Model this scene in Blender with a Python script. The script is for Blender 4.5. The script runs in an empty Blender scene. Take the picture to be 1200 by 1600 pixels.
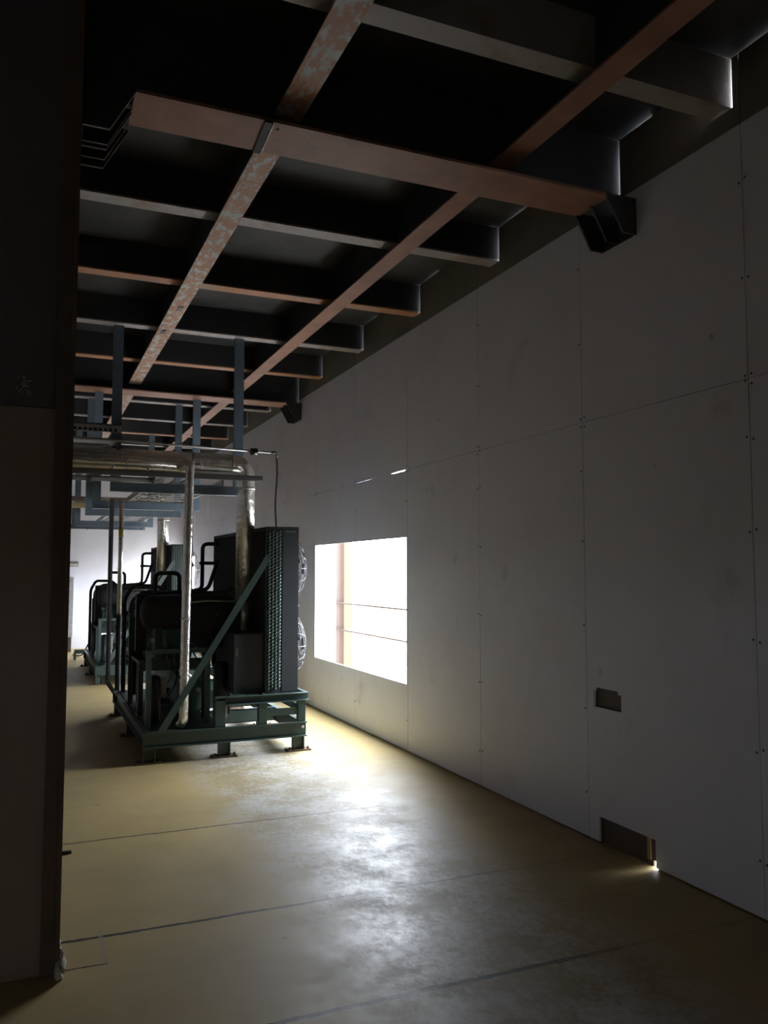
import bpy, bmesh, math, random
from mathutils import Vector, Matrix
random.seed(7)
sc = bpy.context.scene
COL = sc.collection
# ------------------------------------------------------------------ camera
H = 1.505
F, VX, VY = 1295.0, 42.0, 893.0
PITCH = math.atan((VY - 800) / F)
YAW = math.atan((600 - VX) / math.hypot(F, VY - 800))
cam = bpy.data.cameras.new('camera')
cam_o = bpy.data.objects.new('camera', cam); COL.objects.link(cam_o)
cam_o.location = (0, 0, H)
cam_o.rotation_euler = (math.pi / 2 + PITCH, 0, -YAW)
cam.sensor_fit = 'VERTICAL'; cam.sensor_height = 36.0
cam.lens = 36.0 * F / 1600.0
cam.clip_start = 0.05; cam.clip_end = 300
sc.camera = cam_o
# ------------------------------------------------------------------ sky, exposure
world = bpy.data.worlds.new('sky'); sc.world = world; world.use_nodes = True
bg = world.node_tree.nodes['Background']
bg.inputs['Color'].default_value = (0.85, 0.91, 1.0, 1); bg.inputs['Strength'].default_value = 24.0
sc.view_settings.view_transform = 'Standard'; sc.view_settings.look = 'None'
sc.view_settings.exposure = 0.6; sc.view_settings.gamma = 1.0
sc.view_settings.use_curve_mapping = False
sc.cycles.max_bounces = 10; sc.cycles.diffuse_bounces = 7; sc.cycles.glossy_bounces = 4
sc.cycles.use_denoising = True
sc.cycles.caustics_reflective = False; sc.cycles.caustics_refractive = False
sc.cycles.sample_clamp_indirect = 6.0

W = 2.97            # face of the right wall
ZC = 3.91           # underside of the deck plate
WIN = [(6.43, 8.862, 0.557, 1.797), (11.36, 13.72, 0.557, 1.797), (16.18, 17.36, 0.557, 1.797)]

def portal(n, y0, y1, z0, z1, x, s=1):
    l = bpy.data.lights.new(n, 'AREA'); l.shape = 'RECTANGLE'
    l.size = z1 - z0; l.size_y = y1 - y0; l.cycles.is_portal = True
    o = bpy.data.objects.new(n, l); COL.objects.link(o)
    o.location = (x, (y0 + y1) / 2, (z0 + z1) / 2); o.rotation_euler = (0, s * math.pi / 2, 0)
for i, w in enumerate(WIN): portal('opening_portal', *w, W + 0.02)
portal('opening_portal', -1.6, -1.0, 1.05, 1.42, -4.12, -1)  # unseen opening added in the left wall to let in fill daylight

# ------------------------------------------------------------------ helpers
class MB:
    def __init__(s): s.bm = bmesh.new()
    def box(s, x0, x1, y0, y1, z0, z1, mi=0):
        v = [s.bm.verts.new((x, y, z)) for x in (x0, x1) for y in (y0, y1) for z in (z0, z1)]
        for q in ((0, 1, 3, 2), (4, 6, 7, 5), (0, 4, 5, 1), (2, 3, 7, 6), (0, 2, 6, 4), (1, 5, 7, 3)):
            f = s.bm.faces.new([v[i] for i in q]); f.material_index = mi
        return s
    def prism(s, pts, axis, a, b, mi=0):
        """pts: 2D outline, extruded along axis from a to b (axis 0: pts are (y,z); 1: (x,z); 2: (x,y))"""
        def P(p, t): return (t, p[0], p[1]) if axis == 0 else ((p[0], t, p[1]) if axis == 1 else (p[0], p[1], t))
        A = [s.bm.verts.new(P(p, a)) for p in pts]; B = [s.bm.verts.new(P(p, b)) for p in pts]
        fs = [s.bm.faces.new(A), s.bm.faces.new(B[::-1])]
        for i in range(len(pts)):
            j = (i + 1) % len(pts); fs.append(s.bm.faces.new((A[i], B[i], B[j], A[j])))
        for f in fs: f.material_index = mi
        return s
    def bar(s, p, q, w, h, up=(0, 0, 1), mi=0):
        p = Vector(p); q = Vector(q); d = (q - p).normalized(); up = Vector(up)
        if abs(d.dot(up)) > .95: up = Vector((0, 1, 0))
        a = d.cross(up).normalized(); b = a.cross(d).normalized()
        R = []
        for c in (p, q):
            R.append([s.bm.verts.new(c + a * (i * w / 2) + b * (j * h / 2)) for i, j in ((-1, -1), (1, -1), (1, 1), (-1, 1))])
        A, B = R
        fs = [s.bm.faces.new(A), s.bm.faces.new(B[::-1])]
        for i in range(4):
            j = (i + 1) % 4; fs.append(s.bm.faces.new((A[i], B[i], B[j], A[j])))
        for f in fs: f.material_index = mi
        return s
    def tube(s, pts, r, n=12, closed=False, mi=0, cap=True, rad=None):
        pts = [Vector(p) for p in pts]; N = len(pts); rings = []; ref = None
        for i, p in enumerate(pts):
            if closed: d = (pts[(i + 1) % N] - pts[i - 1])
            else: d = pts[min(i + 1, N - 1)] - pts[max(i - 1, 0)]
            d.normalize()
            if ref is None:
                ref = d.orthogonal().normalized()
            else:
                ref = ref - d * ref.dot(d)
                if ref.length < 1e-5: ref = d.orthogonal()
                ref.normalize()
            b = d.cross(ref); rr = rad[i] if rad else r
            rings.append([s.bm.verts.new(p + (ref * math.cos(2 * math.pi * k / n) + b * math.sin(2 * math.pi * k / n)) * rr) for k in range(n)])
        for i in range(N if closed else N - 1):
            A = rings[i]; B = rings[(i + 1) % N]
            for k in range(n):
                f = s.bm.faces.new((A[k], A[(k + 1) % n], B[(k + 1) % n], B[k])); f.smooth = n > 6; f.material_index = mi
        if not closed and cap:
            f = s.bm.faces.new(rings[0][::-1]); f.material_index = mi
            f = s.bm.faces.new(rings[-1]); f.material_index = mi
        return s
    def lathe(s, c, axis, prof, n=28, mi=0):
        """prof: (t along axis, radius) list"""
        c = Vector(c); ax = Vector(axis).normalized(); u = ax.orthogonal().normalized(); v = ax.cross(u); R = []
        for t, r in prof:
            R.append([s.bm.verts.new(c + ax * t + (u * math.cos(2 * math.pi * k / n) + v * math.sin(2 * math.pi * k / n)) * max(r, 1e-4)) for k in range(n)])
        for A, B in zip(R, R[1:]):
            for k in range(n):
                f = s.bm.faces.new((A[k], A[(k + 1) % n], B[(k + 1) % n], B[k])); f.smooth = True; f.material_index = mi
        f = s.bm.faces.new(R[0][::-1]); f.material_index = mi; f = s.bm.faces.new(R[-1]); f.material_index = mi
        return s

def bend(pts, r=0.06, k=5):
    """round the corners of a polyline"""
    P = [Vector(p) for p in pts]; out = [P[0]]
    for a, b, c in zip(P, P[1:], P[2:]):
        d0 = (a - b); d1 = (c - b); rr = min(r, d0.length * .49, d1.length * .49)
        p0 = b + d0.normalized() * rr; p1 = b + d1.normalized() * rr
        for i in range(k + 1):
            t = i / k; out.append(p0 * (1 - t) ** 2 + b * 2 * t * (1 - t) + p1 * t * t)
    return out + [P[-1]]

def origin(parent):
    o = Vector((0, 0, 0))
    while parent is not None:
        o += parent.location; parent = parent.parent
    return o
def obj(name, mb, mats, parent=None, bevel=0.0, loc=None):
    bm = mb.bm
    org = origin(parent) if parent is not None else Vector(loc or (0, 0, 0))
    bmesh.ops.translate(bm, verts=bm.verts, vec=-org)
    bmesh.ops.recalc_face_normals(bm, faces=bm.faces)
    me = bpy.data.meshes.new(name); bm.to_mesh(me); bm.free()
    for m in (mats if isinstance(mats, (list, tuple)) else [mats]): me.materials.append(m)
    o = bpy.data.objects.new(name, me); COL.objects.link(o)
    if parent is not None: o.parent = parent
    elif loc: o.location = loc
    if bevel:
        b = o.modifiers.new('bevel', 'BEVEL'); b.width = bevel; b.segments = 2; b.limit_method = 'ANGLE'; b.angle_limit = math.radians(50)
    return o
def tag(o, label, cat, group=None):
    o['label'] = label; o['category'] = cat
    if group: o['group'] = group
    return o
def thing(name, label, cat, loc, group=None):
    o = bpy.data.objects.new(name, None); COL.objects.link(o); o.location = loc; o.empty_display_size = .1
    return tag(o, label, cat, group)
def struct(name, mb, mats):
    o = obj(name, mb, mats); o['kind'] = 'structure'; return o
def copy_tree(o, parent=None):
    c = o.copy(); COL.objects.link(c)
    if parent is not None: c.parent = parent
    for ch in list(o.children): copy_tree(ch, c)
    return c

# ------------------------------------------------------------------ materials
def mat(name, col, rough=.6, metal=0.0, col2=None, scale=6.0, lo=.45, hi=.62, bump=0.0, bscale=60.0, spec=.5, detail=6.0, stretch=None):
    m = bpy.data.materials.new(name); m.use_nodes = True; nt = m.node_tree; b = nt.nodes['Principled BSDF']
    b.inputs['Base Color'].default_value = (*col, 1); b.inputs['Roughness'].default_value = rough
    b.inputs['Metallic'].default_value = metal; b.inputs['Specular IOR Level'].default_value = spec
    tc = nt.nodes.new('ShaderNodeNewGeometry')
    vec = tc.outputs['Position']
    if stretch:
        mp = nt.nodes.new('ShaderNodeMapping'); mp.inputs['Scale'].default_value = stretch
        nt.links.new(vec, mp.inputs['Vector']); vec = mp.outputs['Vector']
    if col2:
        n = nt.nodes.new('ShaderNodeTexNoise'); n.inputs['Scale'].default_value = scale; n.inputs['Detail'].default_value = detail; n.inputs['Roughness'].default_value = .65
        nt.links.new(vec, n.inputs['Vector'])
        r = nt.nodes.new('ShaderNodeValToRGB'); r.color_ramp.elements[0].position = lo; r.color_ramp.elements[1].position = hi
        r.color_ramp.elements[0].color = (*col, 1); r.color_ramp.elements[1].color = (*col2, 1)
        nt.links.new(n.outputs['Fac'], r.inputs['Fac']); nt.links.new(r.outputs['Color'], b.inputs['Base Color'])
    if bump:
        n2 = nt.nodes.new('ShaderNodeTexNoise'); n2.inputs['Scale'].default_value = bscale; n2.inputs['Detail'].default_value = 4
        nt.links.new(vec, n2.inputs['Vector'])
        bp = nt.nodes.new('ShaderNodeBump'); bp.inputs['Strength'].default_value = bump; bp.inputs['Distance'].default_value = .02
        nt.links.new(n2.outputs['Fac'], bp.inputs['Height']); nt.links.new(bp.outputs['Normal'], b.inputs['Normal'])
    return m
M = {}
M['wall'] = mat('white_board', (.70, .70, .76), .5, col2=(.64, .63, .675), scale=1.6, lo=.45, hi=.75, spec=.35)
def smudge(m, col, scale, lo, hi, amt):
    nt = m.node_tree; b = nt.nodes['Principled BSDF']; src = b.inputs['Base Color'].links[0].from_socket
    g_ = nt.nodes.new('ShaderNodeNewGeometry'); n = nt.nodes.new('ShaderNodeTexNoise'); n.inputs['Scale'].default_value = scale; n.inputs['Detail'].default_value = 7
    nt.links.new(g_.outputs['Position'], n.inputs['Vector'])
    r = nt.nodes.new('ShaderNodeMapRange'); r.inputs[1].default_value = lo; r.inputs[2].default_value = hi; r.inputs[4].default_value = amt
    nt.links.new(n.outputs['Fac'], r.inputs[0])
    x = nt.nodes.new('ShaderNodeMix'); x.data_type = 'RGBA'; nt.links.new(r.outputs[0], x.inputs[0]); nt.links.new(src, x.inputs[6]); x.inputs[7].default_value = (*col, 1)
    nt.links.new(x.outputs[2], b.inputs['Base Color'])
smudge(M['wall'], (.30, .24, .20), 2.6, .66, .80, .45); smudge(M['wall'], (.22, .18, .16), 9.0, .72, .78, .5)
M['upper_olive'] = mat('upper_wall_olive', (.20, .185, .145), .7, col2=(.17, .15, .115), scale=1.5)  # darker olive tone for the top strip of the right wall
M['dark_seam'] = mat('dark_seam', (.05, .045, .04), .9)
M['screw'] = mat('screw_steel', (.12, .12, .12), .5, .5)
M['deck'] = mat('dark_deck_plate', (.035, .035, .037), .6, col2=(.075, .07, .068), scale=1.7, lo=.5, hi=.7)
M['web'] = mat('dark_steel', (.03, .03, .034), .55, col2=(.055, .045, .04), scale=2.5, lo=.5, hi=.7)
M['rust'] = mat('red_brown_primer', (.34, .165, .105), .6, col2=(.24, .12, .08), scale=4, lo=.4, hi=.65, bump=.1)
M['flange_rust'] = mat('orange_rust', (.42, .19, .095), .6, col2=(.30, .21, .16), scale=5, lo=.5, hi=.68, bump=.1)
M['flange_grey'] = mat('weathered_grey_steel', (.33, .31, .30), .55, col2=(.25, .17, .12), scale=4, lo=.48, hi=.7, bump=.1)
M['mottled'] = mat('mottled_rust_and_galvanised', (.38, .185, .10), .55, col2=(.45, .46, .45), scale=20, lo=.5, hi=.57, detail=12.0, bump=.15, stretch=(1, .45, 1))
M['column'] = mat('column_brown', (.15, .105, .075), .6, col2=(.11, .08, .06), scale=3)
M['board_brown'] = mat('brown_board', (.34, .27, .21), .7, col2=(.30, .24, .185), scale=2)
M['board_upper'] = mat('dark_upper_board', (.15, .135, .145), .7)  # darker tone for the upper part of the partition
M['scuff'] = mat('white_scuff', (.5, .48, .55), .8)
M['mortar'] = mat('white_mortar', (.55, .53, .5), .9, bump=.4, bscale=40)
M['teal'] = mat('teal_paint', (.105, .215, .18), .42, col2=(.085, .18, .15), scale=5)
M['green'] = mat('dark_green_paint', (.050, .085, .074), .42, col2=(.042, .07, .062), scale=5)
M['slate'] = mat('dark_slate_sheet', (.040, .045, .051), .5, col2=(.034, .038, .043), scale=2)
M['black'] = mat('black_rubber_insulation', (.014, .015, .017), .7)
M['blackgloss'] = mat('black_painted_steel', (.018, .019, .022), .4)
M['coil'] = mat('dark_coil_fins', (.035, .038, .042), .5)
M['bluegrey'] = mat('blue_grey_paint', (.165, .22, .28), .4, col2=(.14, .19, .245), scale=4)
M['galv'] = mat('galvanised_steel', (.52, .52, .52), .42, .4, col2=(.42, .42, .43), scale=14)
M['foil'] = mat('aluminium_foil_wrap', (.86, .84, .79), .26, .8, col2=(.72, .70, .66), scale=9, bump=.35, bscale=26)
M['strut'] = mat('grey_strut', (.20, .20, .195), .5, .35)
M['wire'] = mat('guard_wire', (.10, .10, .115), .45, .3)
M['white_box'] = mat('cream_box', (.50, .48, .40), .5)
M['rusty_plate'] = mat('rusty_foot', (.16, .09, .05), .8, col2=(.08, .05, .035), scale=20, lo=.4, hi=.6)
M['brass'] = mat('brass', (.55, .40, .16), .35, .9)
M['blue'] = mat('blue_plastic', (.04, .09, .25), .4)
M['yellow'] = mat('yellow_tape', (.55, .42, .05), .5)
M['copper'] = mat('pale_tube', (.40, .40, .33), .35, .6)
M['orange_post'] = mat('orange_brown_post', (.085, .045, .02), .7)
M['ground'] = mat('pale_ground', (.42, .40, .36), .9, col2=(.35, .33, .30), scale=.8)
M['blocker_grey'] = mat('pale_blocker', (.22, .21, .20), .9, col2=(.19, .185, .18), scale=1)  # grey of the added sky-blocking panel
M['timber'] = mat('pale_timber_strip', (.30, .21, .10), .7)
M['brown_steel'] = mat('brown_steel', (.085, .06, .042), .6)

# floor: olive painted concrete, cast joints, worn patches
fm = bpy.data.materials.new('olive_floor'); fm.use_nodes = True; nt = fm.node_tree; B = nt.nodes['Principled BSDF']
N = nt.nodes.new; L = nt.links.new
geo = N('ShaderNodeNewGeometry')
def noise(scale, detail=6, rough=.6, vec=None):
    n = N('ShaderNodeTexNoise'); n.inputs['Scale'].default_value = scale; n.inputs['Detail'].default_value = detail; n.inputs['Roughness'].default_value = rough
    L(vec or geo.outputs['Position'], n.inputs['Vector']); return n.outputs['Fac']
def ramp(fac, a, b, ca=(0, 0, 0, 1), cb=(1, 1, 1, 1)):
    r = N('ShaderNodeValToRGB'); r.color_ramp.elements[0].position = a; r.color_ramp.elements[1].position = b
    r.color_ramp.elements[0].color = ca; r.color_ramp.elements[1].color = cb; L(fac, r.inputs['Fac']); return r.outputs['Color']
def math_(op, a, b=None, c=None):
    n = N('ShaderNodeMath'); n.operation = op
    for i, v in enumerate((a, b, c)):
        if v is None: continue
        if isinstance(v, (int, float)): n.inputs[i].default_value = v
        else: L(v, n.inputs[i])
    return n.outputs[0]
def mix(fac, a, b):
    n = N('ShaderNodeMix'); n.data_type = 'RGBA'
    if isinstance(fac, (int, float)): n.inputs[0].default_value = fac
    else: L(fac, n.inputs[0])
    for s, v in ((n.inputs[6], a), (n.inputs[7], b)):
        if isinstance(v, tuple): s.default_value = v
        else: L(v, s)
    return n.outputs[2]
sep = N('ShaderNodeSeparateXYZ'); L(geo.outputs['Position'], sep.inputs[0]); PX, PY = sep.outputs[0], sep.outputs[1]
base = ramp(noise(1.3, 8), .35, .68, (.46, .35, .155, 1), (.37, .29, .14, 1))
dust_n = noise(2.4, 10, .72)
mp = N('ShaderNodeMapping'); mp.inputs['Scale'].default_value = (1.0, .6, 1); mp.inputs['Rotation'].default_value = (0, 0, .5); L(geo.outputs['Position'], mp.inputs['Vector'])
streak = noise(34, 14, .85, mp.outputs['Vector'])
# worn pale band running along the room between x 1.1 and 2.3
band = math_('MULTIPLY', ramp(PX, .0, 1.0), 1.0)
mr = N('ShaderNodeMapRange'); mr.inputs[1].default_value = 1.05; mr.inputs[2].default_value = 1.42; L(PX, mr.inputs[0])
mr2 = N('ShaderNodeMapRange'); mr2.inputs[1].default_value = 2.45; mr2.inputs[2].default_value = 1.95; L(PX, mr2.inputs[0])
bandf = math_('MULTIPLY', mr.outputs[0], mr2.outputs[0])
wear = math_('MULTIPLY', ramp(math_('ADD', math_('MULTIPLY', dust_n, .5), math_('MULTIPLY', streak, .5)), .46, .56), bandf)
base = mix(math_('MULTIPLY', bandf, .62), base, (.235, .205, .135, 1))
colr = mix(math_('MULTIPLY', wear, .85), base, (.56, .555, .53, 1))
# joints across the room
wob = math_('ADD', math_('MULTIPLY', math_('SUBTRACT', noise(3.0, 5), .5), .03), math_('MULTIPLY', math_('SUBTRACT', noise(24.0, 6, .7), .5), .016))
yy = math_('ADD', PY, wob)
joint = None
for yj, wj in ((2.79, .026), (3.715, .022), (5.02, .013), (9.3, .008), (10.6, .008), (14.5, .008), (1.5, .01)):
    d = math_('LESS_THAN', math_('ABSOLUTE', math_('SUBTRACT', yy, yj)), wj * .5)
    joint = d if joint is None else math_('MAXIMUM', joint, d)
# square saw-cut patch beside the column
def rng(v, a, b): return math_('MULTIPLY', math_('GREATER_THAN', v, a), math_('LESS_THAN', v, b))
wx = math_('ADD', PX, math_('MULTIPLY', wob, .4))
inx = rng(wx, .12, .33)
cut1 = math_('MULTIPLY', math_('LESS_THAN', math_('ABSOLUTE', math_('SUBTRACT', yy, 3.46)), .005), inx)
cut2 = math_('MULTIPLY', math_('LESS_THAN', math_('ABSOLUTE', math_('SUBTRACT', wx, .322)), .008), rng(PY, 3.46, 3.78))
joint = math_('MAXIMUM', joint, cut1)
jf = N('ShaderNodeMapRange'); jf.inputs[1].default_value = 2.35; jf.inputs[2].default_value = 1.75; jf.inputs[3].default_value = .12; L(PX, jf.inputs[0])
joint = math_('MULTIPLY', joint, jf.outputs[0])
colr = mix(joint, colr, (.03, .022, .014, 1))
colr = mix(math_('MULTIPLY', cut2, .6), colr, (.33, .30, .24, 1))
# dark stains
st = ramp(noise(5.5, 4, .5), .70, .74)
colr = mix(math_('MULTIPLY', st, .5), colr, (.14, .12, .08, 1))
L(colr, B.inputs['Base Color'])
rg = math_('ADD', math_('MULTIPLY', ramp(noise(3.5, 9, .7), .38, .66), .14), .47)
rg = math_('SUBTRACT', rg, math_('MULTIPLY', wear, .10))
L(rg, B.inputs['Roughness'])
B.inputs['Specular IOR Level'].default_value = .27
bp = N('ShaderNodeBump'); bp.inputs['Strength'].default_value = .12; bp.inputs['Distance'].default_value = .01
hgt = math_('SUBTRACT', math_('MULTIPLY', noise(30, 5), .35), math_('MULTIPLY', joint, 1.0))
L(hgt, bp.inputs['Height']); L(bp.outputs['Normal'], B.inputs['Normal'])

# ------------------------------------------------------------------ structure
YB, YF, XL = 17.42, -3.0, -4.0
struct('floor', MB().box(XL - .1, W + .10, YF - .1, YB + .1, -.12, 0), fm)
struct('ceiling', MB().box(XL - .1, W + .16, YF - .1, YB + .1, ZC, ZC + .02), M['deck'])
struct('ground', MB().box(W + .10, 45, -30, 50, -.35, -.12).box(-45, XL - .10, -30, 50, -.35, -.12), M['ground'])

GIR = [3.46, 9.40, 15.34]
CB = [2.79, 4.88, 6.15, 7.43, 8.66, 10.80, 12.08, 13.36, 14.6]
holes = [w for w in WIN]
holes += [(6.46, 6.74, 2.371, 2.382)]
holes += [(3.665, 3.90, .745, .835), (3.69, 3.88, .83, .853), (3.42, 3.87, -.01, .145)]
for y in CB: holes += [(y - .007, y + .121, 3.669, 4.0), (y - .36, y, 3.9075, 4.0)]
for y in GIR: holes += [(y + .126, y + .154, 3.52, 4.0), (y - .14, y + .115, 3.906, 4.0)]
def panel(mb, y0, y1, z0, z1, x0=W, x1=W + .012):
    ys = {y0, y1}; zs = {z0, z1}
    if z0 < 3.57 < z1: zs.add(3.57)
    hs = [h for h in holes if h[0] < y1 and h[1] > y0 and h[2] < z1 and h[3] > z0]
    for h in hs:
        ys |= {min(max(h[0], y0), y1), min(max(h[1], y0), y1)}; zs |= {min(max(h[2], z0), z1), min(max(h[3], z0), z1)}
    ys = sorted(ys); zs = sorted(zs)
    for a, b in zip(ys, ys[1:]):
        for c, d in zip(zs, zs[1:]):
            cy, cz = (a + b) / 2, (c + d) / 2
            if any(h[0] < cy < h[1] and h[2] < cz < h[3] for h in hs): continue
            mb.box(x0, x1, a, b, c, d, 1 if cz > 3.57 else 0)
wr = MB(); g = .0022
ks = range(-5, 13)
SEAM = 2.376
for k in ks:
    y0 = 2.742 + 1.22 * k; y1 = min(y0 + 1.22, YB)
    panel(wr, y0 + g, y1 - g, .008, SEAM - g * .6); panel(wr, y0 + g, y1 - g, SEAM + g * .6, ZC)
# dark battens behind the seams (left open where daylight leaks)
def hole_free(mb, y0, y1, z0, z1):
    panel2 = MB
    ys = {y0, y1}; zs = {z0, z1}
    hs = [h for h in holes if h[0] < y1 and h[1] > y0 and h[2] < z1 and h[3] > z0]
    for h in hs:
        ys |= {min(max(h[0], y0), y1), min(max(h[1], y0), y1)}; zs |= {min(max(h[2], z0), z1), min(max(h[3], z0), z1)}
    ys = sorted(ys); zs = sorted(zs)
    for a, b in zip(ys, ys[1:]):
        for c, d in zip(zs, zs[1:]):
            cy, cz = (a + b) / 2, (c + d) / 2
            if any(h[0] < cy < h[1] and h[2] < cz < h[3] for h in hs): continue
            mb.box(W + .013, W + .020, a, b, c, d, 2)
for k in ks:
    y0 = 2.742 + 1.22 * k
    if k == 10: hole_free(wr, y0 - .03, y0 + .03, 0, 1.3); hole_free(wr, y0 - .03, y0 + .03, 2.7, 3.88)
    else: hole_free(wr, y0 - .03, y0 + .03, .0, 3.88)
    a, b = y0 + .03, min(y0 + 1.19, YB)
    if k == 3: a, b = y0 + .05, y0 + .85
    hole_free(wr, a, b, SEAM - .03, SEAM + .03)
    hole_free(wr, y0 + .03, min(y0 + 1.19, YB), -.01, .03)
# screw heads along the seams
for k in range(-1, 11):
    y0 = 2.742 + 1.22 * k
    zs = [.25, .72, 1.2, 1.68, 2.1, 2.36, 2.40, 2.85, 3.3]
    for z in zs:
        for s in ((-1, 1) if (k % 2 == 0 or 2.3 < z < 2.5) else (1,)):
            yy_, zz_ = y0 + s * .018, z + random.uniform(-.012, .012)
            if any(h[0] < yy_ < h[1] and h[2] < zz_ < h[3] for h in holes): continue
            wr.lathe((W - .003, yy_, zz_), (1, 0, 0), [(0, .002), (.001, .006), (.004, .006)], 8, 3)
struct('wall_right', wr, [M['wall'], M['upper_olive'], M['dark_seam'], M['screw']])
struct('wall_back', MB().box(XL - .1, W + .012, YB, YB + .1, 0, ZC), M['wall'])
wl = MB(); LW = (-1.6, -1.0, 1.05, 1.42)  # small out-of-view opening, added for fill daylight
wl.box(XL - .1, XL, YF, LW[0], 0, ZC); wl.box(XL - .1, XL, LW[1], YB, 0, ZC); wl.box(XL - .1, XL, LW[0], LW[1], 0, LW[2]); wl.box(XL - .1, XL, LW[0], LW[1], LW[3], ZC)
struct('wall_left', wl, M['wall'])

wf = MB().box(XL, W, YF - .1, YF, 0, ZC)
struct('wall_front', wf, M['board_brown'])
# boarded partition left of the column: brown below, darker tone above the joint
pt = MB()
pt.box(XL, .085, 3.455, 3.475, 0, 2.14); pt.box(XL, .085, 3.455, 3.475, 2.143, ZC, 1)
random.seed(3)
for i in range(26):
    a = random.uniform(0, 6.28); r = random.uniform(0, .035); x = -.035 + r * math.cos(a) * .8; z = 2.225 + r * math.sin(a) * 1.3
    l = random.uniform(.006, .02); t = random.uniform(-.6, 1.4)
    pt.bar((x, 3.4535, z), (x + l * math.cos(t), 3.4535, z + l * math.sin(t)), .003, .004, up=(0, 1, 0), mi=2)
struct('wall_partition', pt, [M['board_brown'], M['board_upper'], M['scuff']])

# ------------------------------------------------------------------ steel column beside the partition
t = thing('steel_column', 'dark brown steel column at the left edge carrying the nearest red girder', 'column', (.1, 3.58, 0))
m = MB(); m.box(.136, .152, 3.42, 3.76, 0, ZC); m.box(-.10, -.084, 3.48, 3.76, .0, ZC); m.box(-.084, .136, 3.585, 3.597, 0, ZC)
obj('shaft', m, M['column'], t)
m = MB(); m.box(.085, .136, 3.43, 3.452, 0, ZC); obj('edge_strip', m, M['column'], t)
random.seed(5)
m = MB()
for (x, y, z, r) in ((.160, 3.425, .035, .028), (.150, 3.412, .02, .03), (.158, 3.44, .07, .018), (.163, 3.50, .012, .014), (.162, 3.56, .01, .012), (.162, 3.62, .012, .012), (.162, 3.69, .01, .012), (.158, 3.75, .05, .016), (.157, 3.78, .09, .012)):
    k = len(m.bm.verts)
    bmesh.ops.create_icosphere(m.bm, subdivisions=2, radius=r, matrix=Matrix.Translation((x, y, z)) @ Matrix.Diagonal((.5, 1.2, 1.2, 1)))
    m.bm.verts.ensure_lookup_table()
    for v in m.bm.verts[k:]: v.co += Vector((random.uniform(-1, 1), random.uniform(-1, 1), random.uniform(-1, 1))) * r * .2
for v in m.bm.verts: v.co.z = max(v.co.z, .0)
m.box(.153, .162, 3.42, 3.78, 0, .012)
tag(obj('mortar_blob', m, M['mortar'], loc=(.157, 3.43, 0)), 'white lump and smear of mortar at the foot of the dark column', 'mortar')

# ------------------------------------------------------------------ ceiling steelwork
def girder(y, label):
    t = thing('main_girder', label, 'beam', (1.6, y + .14, 3.5), 'deep red brown girders under the deck')
    obj('flange', MB().box(.36, 2.80, y, y + .28, 3.50, 3.515), M['rust'], t)
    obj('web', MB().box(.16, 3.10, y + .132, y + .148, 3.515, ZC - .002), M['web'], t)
    if y < 5:
        m = MB(); m.bar((.93, y - .002, 3.497), (.945, y + .282, 3.497), .034, .012); m.bar((.953, y - .002, 3.4965), (.968, y + .282, 3.4965), .004, .014, mi=1)
        for (xx, yy_) in ((.955, y + .06), (.965, y + .24), (.985, y + .05)): m.lathe((xx, yy_, 3.492), (0, 0, 1), [(0, .004), (.002, .008), (.01, .008)], 8, 1)
        obj('splice_joint', m, [M['black'], M['galv']], t)
    for side in (0, 1):
        br = None
        for k, yy_ in enumerate((y - .005, y + .132, y + .27)):
            if side == 0: pts = [(.155, 3.315), (.262, 3.315), (.365, 3.50), (.365, 3.515), (.155, 3.515)]
            else: pts = [(W - .004, 3.315), (2.88, 3.315), (2.775, 3.50), (2.775, 3.515), (W - .004, 3.515)]
            if side == 0 and k == 2: pts = [(p[0], p[1]) for p in pts]
            m = MB().prism(pts, 1, yy_ + (.0 if side else .04 * k), yy_ + .014 + (.0 if side else .04 * k))
            if br is None:
                x0, x1 = (.155, .16) if side == 0 else (W - .012, W - .004)
                m.box(x0, x1, y + (.02 if side else .02), y + .27, 3.315, 3.5)
                br = obj('bracket', m, M['web'], t)
            else: obj('gusset', m, M['web'], br)
        if side == 0:
            for k, yy_ in enumerate((y - .005, y + .132, y + .27)):
                Y_ = yy_ - .001; m = MB()
                m.bar((.158, Y_, 3.314), (.264, Y_, 3.314), .004, .004); m.bar((.262, Y_, 3.314), (.363, Y_, 3.499), .004, .004)  # pale strips put in as the lit edges of the gussets
                obj('lit_edge', m, M['flange_grey'], br)
    return t
girder(GIR[0], 'nearest and widest red brown girder crossing under the dark deck')
girder(GIR[1], 'second red brown girder, crossing above the front condensing unit')
girder(GIR[2], 'farthest girder, small under the deck near the back wall')

def long_beam(x, mats, label, notches=()):
    t = thing('longitudinal_beam', label, 'beam', (x + .065, 8, 3.6), 'beams running the length of the deck')
    segs = [YF] + GIR + [YB]
    m = MB(); w = MB()
    for a, b in zip(segs, segs[1:]):
        a2 = a + (.15 if a > 0 else 0); b2 = b + (.13 if b < YB else 0)
        m.box(x, x + .13, a2, b2, 3.60, 3.612); w.box(x + .059, x + .071, a2, b2, 3.612, ZC)
    for (yn, xn) in notches: m.box(xn, xn + .035, yn, yn + .11, 3.594, 3.601, 1)
    obj('flange', m, mats, t); obj('web', w, M['web'], t)
long_beam(.985, [M['mottled'], M['blackgloss']], 'mottled rust and grey beam running lengthwise left of centre under the deck', ((6.55, 1.05), (7.25, 1.02), (11.4, 1.05)))
long_beam(2.135, [M['rust'], M['blackgloss']], 'plain brown beam running lengthwise nearer the white wall')
cbm = ['flange_grey', 'flange_grey', 'flange_rust', 'flange_grey', 'flange_rust', 'flange_grey', 'flange_grey', 'flange_rust', 'flange_grey']
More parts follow.
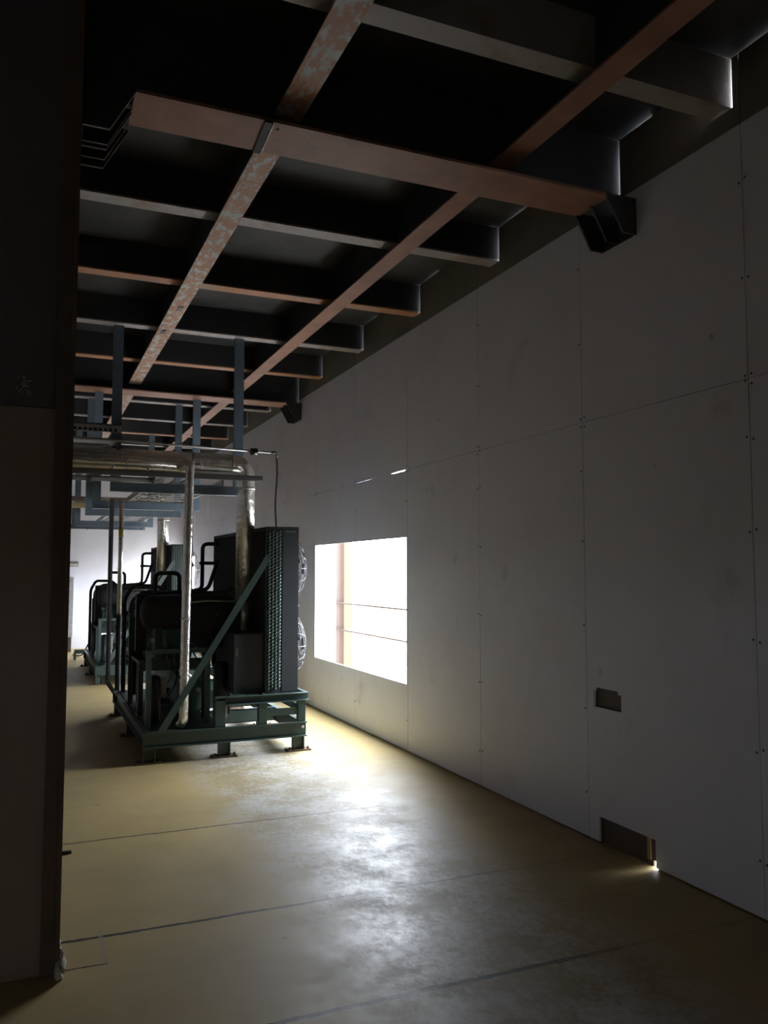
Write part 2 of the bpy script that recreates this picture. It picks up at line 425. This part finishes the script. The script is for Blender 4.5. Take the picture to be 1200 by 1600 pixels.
ords = ['grey cross beam nearest the camera, before the wide red girder', 'wide grey and rust cross beam, first beyond the nearest red girder',
        'orange rust cross beam, second beyond the nearest red girder', 'grey cross beam carrying the two long blue grey hanger bars',
        'rusty cross beam just before the second red girder', 'cross beam first beyond the second red girder', 'thin pale cross beam, second beyond the second red girder',
        'cross beam third beyond the second red girder', 'last thin cross beam before the back wall']
def angle(m, x0, x1, y, web):
    (web if web else m)
    m.box(x0, x1, y, y + .12, 3.67, 3.682)
for i, y in enumerate(CB):
    t = thing('cross_beam', ords[i], 'beam', (1.5, y + .06, 3.67), 'angle cross beams under the deck')
    obj('flange', MB().box(-3.9, 3.08, y, y + .12, 3.67, 3.682), M[cbm[i]], t)
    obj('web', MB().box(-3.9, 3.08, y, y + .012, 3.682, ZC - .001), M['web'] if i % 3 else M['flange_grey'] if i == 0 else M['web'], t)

# ------------------------------------------------------------------ outside the wall
tag(obj('sky_blocker', MB().box(W + .03, 3.38, 9.30, 9.34, -.12, 3.6), M['blocker_grey'], loc=(3.2, 9.32, -.12)), 'added pale grey panel blocking sky light between the wall and the orange post', 'light blocker')  # added panel, cuts the grazing sky light entering the opening
m = MB(); m.box(W + .022, W + .035, 3.432, 4.02, .03, 3.3); m.box(W + .022, W + .035, 3.462, 4.02, -.119, .03); m.box(W + .014, W + .02, 3.475, 3.50, .03, .16, 1); m.box(W + .035, W + .20, 3.70, 3.715, -.119, 3.3); m.box(W + .013, W + .06, 3.395, 3.415, -.119, .6)
tag(obj('outer_column', m, [M['brown_steel'], M['timber']], loc=(W + .1, 3.6, -.12)), 'brown steel column seen through the two small cutouts in the white wall', 'column')
t = thing('fence_post', 'orange brown post standing outside the bright opening', 'post', (3.46, 9.3, -.12))
obj('post', MB().box(3.42, 3.52, 9.14, 9.52, -.12, 2.6), M['orange_post'], t)
for z, lab in ((1.135, 'upper thin rail crossing outside the bright opening'), (.825, 'lower thin rail crossing outside the bright opening')):
    m = MB().tube([(3.40, 5.2, z), (3.40, 15.5, z)], .011, 8)
    for y in (5.4, 10.4, 15.2): m.tube([(3.40, y, -.12), (3.40, y, z + .004)], .012, 8)
    tag(obj('guard_rail', m, M['brown_steel'], loc=(3.40, 10, -.12)), lab, 'rail', 'rails outside the openings')

# ------------------------------------------------------------------ condensing unit
def channel(m, p0, p1, z0, z1, out, fl=.045, t=.008):
    """C-channel rail between plan points; flanges point to 'out'"""
    (xa, ya), (xb, yb) = p0, p1
    if abs(xa - xb) > abs(ya - yb):
        yo = ya + out * fl; a, b = sorted((xa, xb)); lo, hi = sorted((ya, yo))
        yw = (ya, ya + t) if out > 0 else (ya - t, ya)
        m.box(a, b, *yw, z0, z1); m.box(a, b, lo, hi, z0, z0 + t); m.box(a, b, lo, hi, z1 - t, z1)
    else:
        xo = xa + out * fl; a, b = sorted((ya, yb)); lo, hi = sorted((xa, xo))
        xw = (xa, xa + t) if out > 0 else (xa - t, xa)
        m.box(*xw, a, b, z0, z1); m.box(lo, hi, a, b, z0, z0 + t); m.box(lo, hi, a, b, z1 - t, z1)

def condensing_unit():
    X0, X1, Y0, Y1 = .87, 2.205, 6.76, 9.32
    t = thing('condensing_unit', '', 'machine', (1.54, 8.0, 0), 'refrigeration condensing units')
    m = MB()
    channel(m, (X0, Y0 + .05), (X1, Y0 + .05), .125, .245, -1); channel(m, (X0, Y1 - .05), (X1, Y1 - .05), .125, .245, 1)
    channel(m, (X0 + .05, Y0 + .05), (X0 + .05, Y1 - .05), .125, .245, -1); channel(m, (X1 - .05, Y0 + .05), (X1 - .05, Y1 - .05), .125, .245, 1)
    channel(m, (1.46, Y0 + .05), (1.46, Y1 - .05), .125, .245, 1)
    for y in (7.6, 8.5): channel(m, (X0 + .05, y), (X1 - .05, y), .125, .245, 1)
    m.box(X1 - .03, X1 - .022, Y0 - .002, Y0 + .002, .19, .2)
    fr = obj('base_frame', m, M['green'], t)
    obj('drip_tray', MB().box(X0 + .06, 1.46, Y0 + .07, Y1 - .06, .238, .246), M['blackgloss'], t)
    obj('hole_plug', MB().lathe((2.175, Y0 + .043, .198), (0, -1, 0), [(0, .013), (.004, .013), (.006, .009)], 14), M['white_box'], fr)
    for x in (X0 + .055, 1.52, 2.15):
        for y in (Y0 + .09, 8.04, Y1 - .11):
            lg = obj('leg', MB().box(x - .045, x - .037, y - .04, y + .04, .012, .126).box(x + .037, x + .045, y - .04, y + .04, .012, .126).box(x - .037, x + .037, y - .006, y + .006, .012, .126), M['green'], t)
            m = MB().box(x - .10, x + .10, y - .06, y + .06, 0, .012)
            for s in (-1, 1): m.lathe((x + s * .08, y - .03, .012), (0, 0, 1), [(0, .011), (.012, .011), (.013, .006), (.024, .006)], 8)
            obj('foot_plate', m, M['rusty_plate'], lg)
    # condenser stand
    m = MB()
    for x, w in ((1.475, .085), (1.83, .07), (2.165, .065)):
        for y in (Y0 + .03, Y1 - .10): m.box(x - w / 2, x + w / 2, y, y + .06, .245, .425 if x > 1.5 else .475)
    channel(m, (1.52, Y0 + .06), (2.225, Y0 + .06), .420, .487, -1, .05); channel(m, (1.52, Y1 - .06), (2.225, Y1 - .06), .420, .487, 1, .05)
    channel(m, (2.19, Y0 + .06), (2.19, Y1 - .06), .42, .487, 1, .03); channel(m, (1.80, Y0 + .06), (1.80, Y1 - .06), .42, .487, 1)
    m.box(1.83, 2.16, Y0 + .04, Y0 + .05, .305, .365); m.box(2.18, 2.19, Y0 + .06, Y1 - .08, .305, .365)
    m.box(1.44, 1.52, Y0 + .03, Y0 + .09, .455, .487)
    st = obj('condenser_stand', m, M['green'], t, .003)
    for y in (7.70, 8.5): obj('stand_plate', MB().box(1.50, 2.12, y, y + .02, .27, .42), M['teal'], st)
    # housing: end plates, top, floor and fan side
    cx0, cx1, cy0, cy1, cz0, cz1 = 1.85, 2.135, 6.82, 8.97, .488, 1.885
    m = MB()
    m.box(1.995, cx1, cy0, cy0 + .012, cz0, cz1); m.box(cx0, cx1, cy1 - .012, cy1, cz0, cz1)
    m.box(cx0, cx1, cy0, cy1, cz1 - .012, cz1); m.box(cx0, cx1, cy0, cy1, cz0, cz0 + .012)
    fy = [7.17, 7.895, 8.62]; fz = [.86, 1.53]; R = .30
    ys = sorted({cy0, cy1} | {v for f in fy for v in (f - R, f + R)}); zs = sorted({cz0, cz1} | {v for f in fz for v in (f - R, f + R)})
    for a, b in zip(ys, ys[1:]):
        for c, d in zip(zs, zs[1:]):
            if any(abs((a + b) / 2 - f) < R for f in fy) and any(abs((c + d) / 2 - f) < R for f in fz):
                # square bay with a round fan mouth
                yc, zc = (a + b) / 2, (c + d) / 2; n = 32; ring = []
                for k in range(n):
                    an = 2 * math.pi * k / n; ca, sa = math.cos(an), math.sin(an); q = 1 / max(abs(ca), abs(sa))
                    ring.append(((cx1, yc + R * ca * q, zc + R * sa * q), (cx1, yc + R * .97 * ca, zc + R * .97 * sa)))
                V = [(m.bm.verts.new(o), m.bm.verts.new(i)) for o, i in ring]
                for k in range(n):
                    j = (k + 1) % n; m.bm.faces.new((V[k][0], V[j][0], V[j][1], V[k][1]))
            else: m.box(cx1 - .004, cx1, a, b, c, d)
    hs = obj('condenser_housing', m, M['slate'], t)
    obj('name_badge', MB().box(2.02, 2.11, cy0 - .003, cy0, 1.838, 1.85), M['strut'], hs)
    # coil: a dark finned block with fine ribs on its open face
    m = MB(); m.box(cx0 + .01, cx0 + .13, cy0 + .014, cy1 - .014, cz0 + .02, cz1 - .02)
    for k in range(72):
        y = cy0 + .03 + k * (cy1 - cy0 - .06) / 71; m.box(cx0, cx0 + .01, y, y + .004, cz0 + .03, cz1 - .03)
    obj('coil', m, M['coil'], hs)
    # tube sheet with rows of return bends
    m = MB(); m.box(cx0, 1.995, cy0 + .004, cy0 + .012, cz0, cz1); m.box(cx0, cx0 + .006, cy0 - .006, cy0 + .004, cz0, cz1)
    ts = obj('tube_sheet', m, M['slate'], hs)
    m = MB(); n = 46
    for k in range(n):
        for c in range(4):
            x = cx0 + .024 + c * .030; z = cz0 + .03 + (k + .5 * (c % 2)) * (cz1 - cz0 - .07) / n
            p = [(x, cy0 + .004, z), (x + .001, cy0 - .014, z + .002), (x + .005, cy0 - .019, z + .010), (x + .009, cy0 - .014, z + .018), (x + .010, cy0 + .004, z + .02)]
            m.tube(p, .0044, 6)
    obj('return_bends', m, M['teal_gloss'], ts)
    # lower baffle and inner sheet left of the coil
    m = MB().box(1.60, 1.85, cy0 + .05, cy0 + .062, .488, .985).box(1.60, 1.612, cy0 + .062, cy0 + .5, .488, .985)
    m.box(1.60, 1.85, cy0 + .05, cy0 + .5, .973, .985)
    bf = obj('sub_cooler_cover', m, M['slate'], t)
    obj('grip_slot', MB().box(1.615, 1.628, cy0 + .046, cy0 + .05, .80, .865), M['strut'], bf); obj('grip_slot', MB().box(1.765, 1.772, cy0 + .046, cy0 + .05, .80, .865), M['slate'], bf)
    # fans
    for yc in fy:
        for zc in fz:
            m = MB()
            for r, h in ((.30, .0), (.285, .045), (.25, .085), (.20, .115), (.15, .135), (.10, .147), (.05, .152)):
                m.tube([(cx1 + h, yc + r * math.cos(2 * math.pi * k / 32), zc + r * math.sin(2 * math.pi * k / 32)) for k in range(32)], .0026, 5, True)
            for k in range(16):
                an = 2 * math.pi * k / 16; pts = [(cx1 + h, yc + r * math.cos(an), zc + r * math.sin(an)) for r, h in ((.30, .0), (.285, .045), (.25, .085), (.20, .115), (.10, .147), (.03, .153))]
                m.tube(pts, .0028, 5)
            m.lathe((cx1 + .150, yc, zc), (1, 0, 0), [(0, .05), (.006, .048), (.009, .03)], 18)
            gd = obj('fan_guard', m, M['wire'], t)
            m = MB().lathe((cx1 - .02, yc, zc), (1, 0, 0), [(0, .06), (.06, .06), (.08, .04)], 18)
            for k in range(5):
                a0 = 2 * math.pi * k / 5
                q = []
                for r, da, dx in ((.05, -.35, .0), (.27, -.10, .0), (.28, .42, .05), (.05, .45, .04)):
                    q.append(m.bm.verts.new((cx1 - .01 + dx, yc + r * math.cos(a0 + da), zc + r * math.sin(a0 + da))))
                q2 = [m.bm.verts.new(v.co + Vector((.004, 0, 0))) for v in q]
                m.bm.faces.new(q); m.bm.faces.new(q2[::-1])
                for a, b in ((0, 1), (1, 2), (2, 3), (3, 0)): m.bm.faces.new((q[a], q2[a], q2[b], q[b]))
            obj('fan_blades', m, M['blackgloss'], gd)
    m = MB().tube([(cx1, 7.17, 1.195), (cx1 + .11, 7.17, 1.195)], .008, 8).lathe((cx1 + .10, 7.17, 1.195), (1, 0, 0), [(0, .014), (.012, .014)], 8)
    obj('fan_cable_gland', m, M['blackgloss'], t)
    # diagonal brace
    m = MB(); m.bar((1.0, Y0 + .022, .235), (1.875, Y0 + .045, 1.64), .008, .052, up=(-.849, 0, .529)); m.box(.93, 1.13, Y0 + .012, Y0 + .03, .246, .256)
    obj('diagonal_brace', m, M['green'], t)
    # suction accumulator and its header
    m = MB().lathe((.93, 7.62, 1.145), (1, 0, 0), [(.0, .02), (.005, .07), (.03, .12), (.06, .145), (.10, .155), (.74, .155), (.78, .145), (.81, .12), (.835, .07), (.84, .02)], 32)
    ac = obj('suction_accumulator', m, M['black'], t)
    for x in (1.08, 1.55): obj('saddle', MB().box(x - .03, x + .03, 7.52, 7.72, .74, 1.01), M['blackgloss'], ac)
    m = MB().tube([(1.30, 7.50, 1.225), (1.50, 7.44, 1.245), (1.74, 7.42, 1.235)], .008, 8)
    obj('capillary_line', m, M['copper'], ac)
    m = MB().box(1.32, 1.76, 7.46, 7.50, .83, 1.215)
    pn = obj('side_panel', m, M['blackgloss'], t)
    obj('panel_screw', MB().lathe((1.58, 7.46, 1.12), (0, -1, 0), [(0, .008), (.004, .007)], 8), M['strut'], pn)
    # compressor shelf
    m = MB(); m.box(.94, 1.50, 7.72, 9.2, .68, .705); m.box(.94, 1.50, 7.70, 7.72, .62, .72)
    for x in (.96, 1.48):
        for y in (7.75, 8.5, 9.17): m.box(x - .022, x + .022, y - .022, y + .022, .245, .68)
    obj('compressor_shelf', m, M['green'], t)
    for k, y in enumerate((8.02, 8.50, 8.96)):
        m = MB().lathe((1.02, y, .86), (1, 0, 0), [(0, .06), (.01, .11), (.16, .125), (.17, .14), (.19, .14), (.20, .125), (.44, .12), (.46, .08), (.47, .05)], 24)
        m.box(1.02, 1.12, y - .09, y + .09, .94, 1.06); m.box(1.16, 1.26, y - .085, y + .085, .94, 1.07)
        m.box(1.02, 1.44, y - .10, y - .07, .706, .80); m.box(1.02, 1.44, y + .07, y + .10, .706, .80)
        cp = obj('compressor', m, M['teal'], t, .006)
        obj('terminal_box', MB().box(.98, 1.10, y - .07, y + .07, 1.061, 1.13), M['slate'], cp, .005)
        obj('service_valve', MB().tube(bend([(1.40, y, .98), (1.40, y, 1.08), (1.34, y, 1.12)], .04), .022, 10).lathe((1.40, y, 1.06), (0, 0, 1), [(0, .03), (.03, .03)], 6), M['brass'], cp)
        m = MB().tube(bend([(1.20, y, 1.06), (1.20, y, 1.20), (1.30, y - .1, 1.24)], .06), .02, 10)
        obj('discharge_pipe', m, M['black'], cp)
    # liquid receiver
    m = MB().lathe((1.36, 7.36, .42), (0, 1, 0), [(0, .01), (.006, .06), (.03, .11), (.07, .138), (.11, .145), (1.55, .145), (1.6, .13), (1.64, .09), (1.655, .02)], 28)
    rc = obj('liquid_receiver', m, M['teal'], t)
    for y in (7.6, 8.6): obj('saddle', MB().box(1.25, 1.47, y, y + .06, .245, .31), M['green'], rc)
    obj('sight_glass', MB().lathe((1.40, 7.372, .48), (0, -1, 0), [(0, .02), (.02, .02), (.025, .012)], 12), M['galv'], rc)
    # oil reservoirs, filter shells, junction box
    m = MB().lathe((1.56, 7.20, .25), (0, 0, 1), [(0, .055), (.02, .062), (.44, .062), (.47, .05), (.49, .02)], 20); obj('filter_shell', m, M['blackgloss'], t)
    m = MB().lathe((1.02, 7.30, .25), (0, 0, 1), [(0, .05), (.02, .055), (.34, .055), (.37, .04), (.38, .015)], 20); obj('oil_reservoir', m, M['blackgloss'], t)
    jb = obj('junction_box', MB().box(1.055, 1.155, 7.52, 7.60, .40, .585), M['white_box'], t, .006)
    m = MB().lathe((1.16, 7.55, .47), (1, 0, 0), [(0, .014), (.03, .014)], 8).lathe((1.16, 7.57, .44), (1, 0, 0), [(0, .01), (.02, .01)], 8); obj('cable_gland', m, M['black'], jb)
    m = MB().box(1.0, 1.09, 7.5, 7.51, .33, .345).box(1.10, 1.18, 7.5, 7.51, .335, .35); obj('label_strip', m, M['white_box'], t)
    m = MB(); m.box(.915, .955, 7.0, 7.06, .245, .86); m.box(1.40, 1.44, 7.04, 7.09, .245, .86); m.box(.915, 1.44, 7.04, 7.06, .83, .865)
    obj('pipe_rack', m, M['green'], t); obj('gauge_post', MB().box(.915, .955, 8.3, 8.34, .245, 1.1), M['green'], t)
    # control panel side post seen as a dark upright
    obj('gauge_panel', MB().box(.93, 1.02, 7.92, 7.98, .78, 1.30), M['blackgloss'], t)
    m = MB().lathe((1.045, 7.60, .90), (0, -1, 0), [(0, .022), (.02, .022), (.022, .018)], 14); obj('pressure_gauge', m, M['white_box'], t)
    # black refrigerant pipes
    r = .021
    runs = [
        [(1.15, 8.3, 1.15), (1.15, 8.3, 1.49), (1.38, 8.3, 1.49), (1.38, 8.3, 1.15)],
        [(1.85, 8.76, 1.795), (1.69, 8.76, 1.795), (1.69, 8.76, 1.315), (1.40, 8.76, 1.29), (1.10, 8.76, 1.30), (.98, 8.76, 1.20), (.98, 8.76, .9)],
        [(1.82, 8.6, 1.62), (1.72, 8.6, 1.32), (1.45, 8.6, 1.28)],
        [(.93, 8.9, .30), (.93, 8.9, 1.22), (1.0, 8.8, 1.36), (1.2, 8.5, 1.36), (1.3, 8.3, 1.27)],
        [(.99, 8.55, .30), (.99, 8.55, 1.18), (1.06, 8.45, 1.27), (1.4, 8.2, 1.27)],
        [(1.0, 8.2, .28), (1.0, 8.2, 1.20), (1.1, 8.1, 1.30)],
        [(1.52, 7.3, .7), (1.52, 7.3, .9), (1.52, 7.6, 1.05)],
        [(1.42, 7.2, .26), (1.42, 7.2, .82), (1.30, 7.5, .95)],
        [(1.65, 7.3, .27), (1.65, 7.3, .8), (1.72, 7.5, 1.0), (1.84, 7.6, 1.0)],
        [(.95, 8.0, 1.28), (1.35, 8.0, 1.30), (1.75, 8.0, 1.30), (1.84, 8.0, 1.34)],
    ]
    for k, p in enumerate(runs):
        obj('refrigerant_pipe', MB().tube(bend(p, .06), r if k != 4 else .03, 12), M['black'], t)
    m = MB().box(1.66, 1.86, 8.74, 8.78, 1.575, 1.61); obj('pipe_clamp', m, M['blackgloss'], t)
    obj('header_block', MB().box(1.12, 1.30, 8.05, 8.12, 1.26, 1.32), M['black'], t, .01)
    # loose wiring
    random.seed(11)
    for k in range(7):
        a = Vector((random.uniform(.98, 1.5), random.uniform(7.4, 7.55), random.uniform(.55, .85)))
        b = a + Vector((random.uniform(-.1, .25), random.uniform(-.05, .3), random.uniform(-.4, -.1))); b.z = max(b.z, .27)
        mid = (a + b) / 2 + Vector((random.uniform(-.08, .08), -.05, -.06))
        pts = [a * (1 - u) ** 2 + mid * 2 * u * (1 - u) + b * u * u for u in [i / 8 for i in range(9)]]
        obj('wire', MB().tube(pts, .006, 6), M['black'] if k % 3 else M['strut'], t)
    m = MB().tube([(.97, 8.6, 1.02), (1.0, 8.55, 1.05), (1.04, 8.55, 1.03)], .012, 8); obj('blue_hose', m, M['blue'], t)['label'] = 'blue hose end'
    return t
M['teal_gloss'] = mat('teal_return_bends', (.22, .33, .30), .25, .3)
cu = condensing_unit()
cu['label'] = 'large dark green condensing unit on legs in front of the bright wall opening'
cu2 = copy_tree(cu); cu2.location.y += 4.95
cu2['label'] = 'second condensing unit farther back, its teal frame catching the light'

# ------------------------------------------------------------------ overhead hangers
def trapeze(y, ztop, label, z0=2.20):
    t = thing('trapeze_hanger', label, 'hanger', (1.24, y, z0), 'blue grey trapeze hangers')
    for x in (.685, 1.765):
        obj('hanger_bar', MB().box(x - .042, x + .042, y, y + .045, z0, ztop), M['bluegrey'], t)
    obj('cross_bar', MB().box(.727, 1.723, y, y + .045, z0, z0 + .082), M['bluegrey'], t)
    return t
trapeze(7.505, 3.67, 'nearest blue grey trapeze hanger with two long bars down to the foil pipe')
trapeze(9.60, 3.4985, 'second trapeze hanger, hung from the second red girder')
trapeze(10.86, 3.67, 'third trapeze hanger behind the second red girder')
trapeze(13.42, 3.67, 'farthest and smallest trapeze hanger near the back wall')
# ladder tray lying on the cross bars and running to the back
t = thing('cable_ladder', 'long galvanised ladder tray lying on the hanger cross bars toward the back', 'cable tray', (1.3, 11, 2.282))
m = MB()
for x in (1.02, 1.62): m.box(x - .008, x + .008, 7.5, 16.6, 2.283, 2.34)
obj('side_rail', m, M['galv'], t)
m = MB()
for k in range(30): m.box(1.02, 1.62, 7.62 + k * .3, 7.65 + k * .3, 2.29, 2.302)
obj('rungs', m, M['galv'], t)
for k, (x, r, mt) in enumerate(((1.10, .028, 'foil'), (1.22, .022, 'galv'), (1.36, .035, 'foil'))):
    labs = ['slim foil wrapped line along the left side of the ladder tray', 'thin bare metal line in the middle of the ladder tray', 'thicker foil wrapped line along the right side of the ladder tray']
    tag(obj('ceiling_pipe', MB().tube([(x, 7.7, 2.303 + r), (x, 16.4, 2.303 + r)], r, 12), M[mt], loc=(x, 7.7, 2.303)), labs[k], 'pipe', 'lines on the ladder tray')

# ------------------------------------------------------------------ foil wrapped pipes at the front
def foil_pipe(pts, r, label, bands=(), tail=None):
    t = thing('insulated_pipe', label, 'pipe', pts[-1], 'foil wrapped pipes')
    obj('foil_wrap', MB().tube(bend(pts, r * 1.7, 8), r, 20), M['foil'], t)
    for (p, q) in bands: obj('tape_band', MB().tube([p, q], r + .0025, 20), M['galv'], t)
    if tail: obj('bare_end', MB().tube(tail[0], tail[1], 14), M[tail[2]], t)
    return t
big = foil_pipe([(-3.6, 7.36, 2.475), (1.80, 7.36, 2.475), (1.80, 7.36, 1.235)], .082, 'thick foil wrapped pipe turning down in front of the large condenser coil',
          [((1.30, 7.36, 2.475), (1.33, 7.36, 2.475)), ((1.66, 7.36, 2.475), (1.68, 7.36, 2.475)), ((1.80, 7.36, 2.26), (1.80, 7.36, 2.24))],
          ([(1.815, 7.36, 1.24), (1.815, 7.36, .985)], .047, 'copper'))
big2 = copy_tree(big); big2.location.y += 4.95; big2['label'] = 'crinkled foil pipe dropping to the second condensing unit farther back'
foil_pipe([(-3.6, 7.17, 2.385), (1.21, 7.17, 2.385), (1.21, 6.86, 2.405), (1.19, 6.86, .30), (1.16, 6.9, .262)], .037, 'slim foil pipe hanging in front of the unit down to its base frame',
          [((1.196, 6.86, 1.13), (1.1958, 6.86, 1.115)), ((.9, 7.17, 2.375), (.92, 7.17, 2.375)), ((.62, 7.17, 2.375), (.64, 7.17, 2.375))])
t = foil_pipe([(-3.6, 7.06, 2.40), (.70, 7.06, 2.40), (1.13, 7.06, 2.40)], .028, 'thin foil line lying on the channel left of the slim drop pipe', [((.72, 7.06, 2.40), (.735, 7.06, 2.40))])
t = foil_pipe([(-3.6, 7.14, 2.445), (.70, 7.14, 2.445), (1.65, 7.2, 2.405), (1.72, 7.25, 2.405)], .022, 'thin foil line beside the thick foil pipe ending at its elbow', [((1.35, 7.18, 2.418), (1.37, 7.182, 2.417))])
# strut channel carrying them
m = MB(); m.box(-3.6, 1.865, 7.02, 7.06, 2.328, 2.334); m.box(-3.6, 1.865, 7.02, 7.025, 2.292, 2.334); m.box(-3.6, 1.865, 7.055, 7.06, 2.292, 2.334)
tag(obj('strut_channel', m, M['strut'], loc=(0, 7.04, 2.292)), 'grey strut channel crossing beneath the foil pipes, ending beyond the elbow', 'channel')
m = MB(); m.box(-3.6, 1.72, 7.32, 7.36, 2.352, 2.392); m.box(-3.6, 1.72, 7.36, 7.40, 2.352, 2.357)
tag(obj('strut_channel', m, M['galv'], loc=(0, 7.36, 2.352)), 'galvanised channel under the thick foil pipe just behind the grey strut', 'channel')
m = MB().tube([(-3.6, 7.2, 2.275), (.95, 7.2, 2.275)], .022, 12)
for x in (.45, .95): m.lathe((x, 7.2, 2.275), (1, 0, 0), [(0, .03), (.03, .03)], 12)
tag(obj('conduit_pipe', m, M['strut'], loc=(0, 7.2, 2.275)), 'grey conduit with a coupling hanging under the strut channel on the left', 'conduit')
# perforated tray upper left
t = thing('cable_tray', 'perforated galvanised tray at upper left ending at the first hanger bar', 'cable tray', (0, 7.3, 2.57))
m = MB(); m.box(-3.6, .70, 7.20, 7.206, 2.665, 2.735); m.box(-3.6, .70, 7.50, 7.504, 2.60, 2.66); m.box(-3.6, .70, 7.20, 7.22, 2.725, 2.735)
m.box(-3.6, .66, 7.206, 7.50, 2.595, 2.60)
obj('tray_body', m, M['galv'], t)
m = MB()
for k in range(26): m.box(.66 - k * .04 - .022, .66 - k * .04, 7.1985, 7.2, 2.672, 2.695)
obj('slots', m, M['blackgloss'], t)
m = MB().box(-3.6, .60, 7.16, 7.175, 2.535, 2.56); obj('return_lip', m, M['galv'], t)
# thin conduit with flexible drop to the coil top
t = thing('wire_conduit', 'thin bright conduit bending down as a dark flexible drop to the coil top', 'conduit', (1.98, 7.02, 1.89))
obj('rigid_conduit', MB().tube([(-3.4, 7.02, 2.585), (.72, 7.02, 2.57), (1.95, 7.02, 2.545)], .010, 10), M['galv'], t)
obj('elbow', MB().lathe((1.94, 7.02, 2.545), (1, 0, 0), [(0, .015), (.03, .015), (.05, .010)], 12).tube(bend([(1.96, 7.02, 2.545), (1.99, 7.02, 2.54), (1.99, 7.02, 2.50)], .03), .011, 10), M['strut'], t)
n = 90; pts = []; rad = []
for k in range(n):
    u = k / (n - 1); pts.append((1.99 + .006 * math.sin(u * 7), 7.02, 2.50 - u * .612)); rad.append(.0085 if k % 2 else .0105)
obj('flexible_drop', MB().tube(pts, .01, 10, rad=rad), M['wire'], t)
m = MB().lathe((1.755, 7.02, 2.545), (1, 0, 0), [(0, .03), (.06, .03)], 16); obj('clamp', m, M['blackgloss'], t)
# slotted upright behind the unit
t = thing('slotted_upright', 'grey slotted strut standing behind the unit, kinked at its foot', 'upright', (.84, 9.2, .1))
m = MB(); m.box(.81, .855, 9.46, 9.465, .30, 2.30); m.box(.81, .814, 9.465, 9.505, .30, 2.30); m.box(.851, .855, 9.465, 9.505, .30, 2.30)
m.bar((.8325, 9.47, .31), (.93, 9.40, .16), .045, .03, up=(0, 1, 0))
m.bar((.93, 9.405, .165), (.93, 9.405, .0), .04, .03)
obj('channel', m, M['strut'], t)
m = MB()
for k in range(60): m.box(.816, .832, 9.4585, 9.46, .34 + k * .026, .356 + k * .026)
obj('slots', m, M['blackgloss'], t)
# thin drop: bright above, black below
t = thing('drop_pipe', 'thin bright drop pipe with black lower half, left of the unit', 'pipe', (.885, 9.42, 0))
obj('foil_upper', MB().tube([(.925, 9.40, 1.04), (.93, 9.40, 2.28)], .024, 14), M['foil'], t)
obj('black_lower', MB().tube(bend([(.925, 9.40, 1.04), (.925, 9.40, .02), (.925, 9.40, 0)], .02), .027, 12), M['black'], t)
obj('tape_mark', MB().tube([(.929, 9.40, 1.88), (.929, 9.40, 1.97)], .0255, 14), M['yellow'], t)
# pipe elbow frame far left by the back hanger
m = MB(); m.bar((.35, 14.2, 2.62), (.70, 14.2, 2.62), .04, .09); m.bar((.66, 14.2, 2.66), (.66, 14.2, 2.19), .04, .09, up=(0, 1, 0)); m.bar((.62, 14.2, 2.23), (1.78, 14.2, 2.23), .04, .08); m.bar((1.74, 14.2, 2.2), (1.74, 14.2, 2.36), .04, .08, up=(0, 1, 0))
m.bar((.40, 14.2, 2.6), (.40, 14.2, ZC), .04, .08, up=(0, 1, 0))
tag(obj('stepped_support', m, M['bluegrey'], loc=(.66, 14.2, 2.19)), 'stepped blue grey support frame in front of the back wall at far left', 'support')

# ------------------------------------------------------------------ small things
t = thing('wall_lamp', 'small grey bulkhead lamp on the back wall at far left', 'lamp', (.82, YB, 1.6))
obj('lamp_body', MB().box(.74, .93, YB - .07, YB - .002, 1.60, 1.70), M['strut'], t, .01); obj('diffuser', MB().box(.76, .91, YB - .085, YB - .07, 1.615, 1.66), M['white_box'], t, .006)
t = thing('wall_cabinet', 'tall grey cabinet with a dark plinth against the back wall', 'cabinet', (.6, 16.9, 0))
obj('body', MB().box(.30, .815, 16.7, YB - .01, .28, 1.40), M['galv'], t); obj('plinth', MB().box(.30, .80, 16.72, YB - .01, 0, .28), M['brown_steel'], t)
m = MB().bar((.78, 15.2, .14), (1.1, 15.2, .14), .05, .07).box(.77, .81, 15.18, 15.22, 0, .13).box(1.06, 1.10, 15.18, 15.22, 0, .13)
tag(obj('floor_support', m, M['green'], loc=(.9, 15.2, 0)), 'low dark bar on two feet beyond the second unit', 'support')
pts = bend([(.80, 16.0, .012), (.93, 15.6, .02), (1.0, 15.0, .30), (1.06, 14.5, .42)], .2)
tag(obj('power_cable', MB().tube(pts, .012, 8), M['black'], loc=(.8, 16.0, 0)), 'black cable sagging from the second unit toward the floor', 'cable')
m = MB().box(.14, .262, 4.845, 4.868, 0, .012)
tag(obj('steel_offcut', m, M['blackgloss'], loc=(.2, 4.86, 0)), 'short dark steel offcut lying on the floor beside the column', 'offcut')
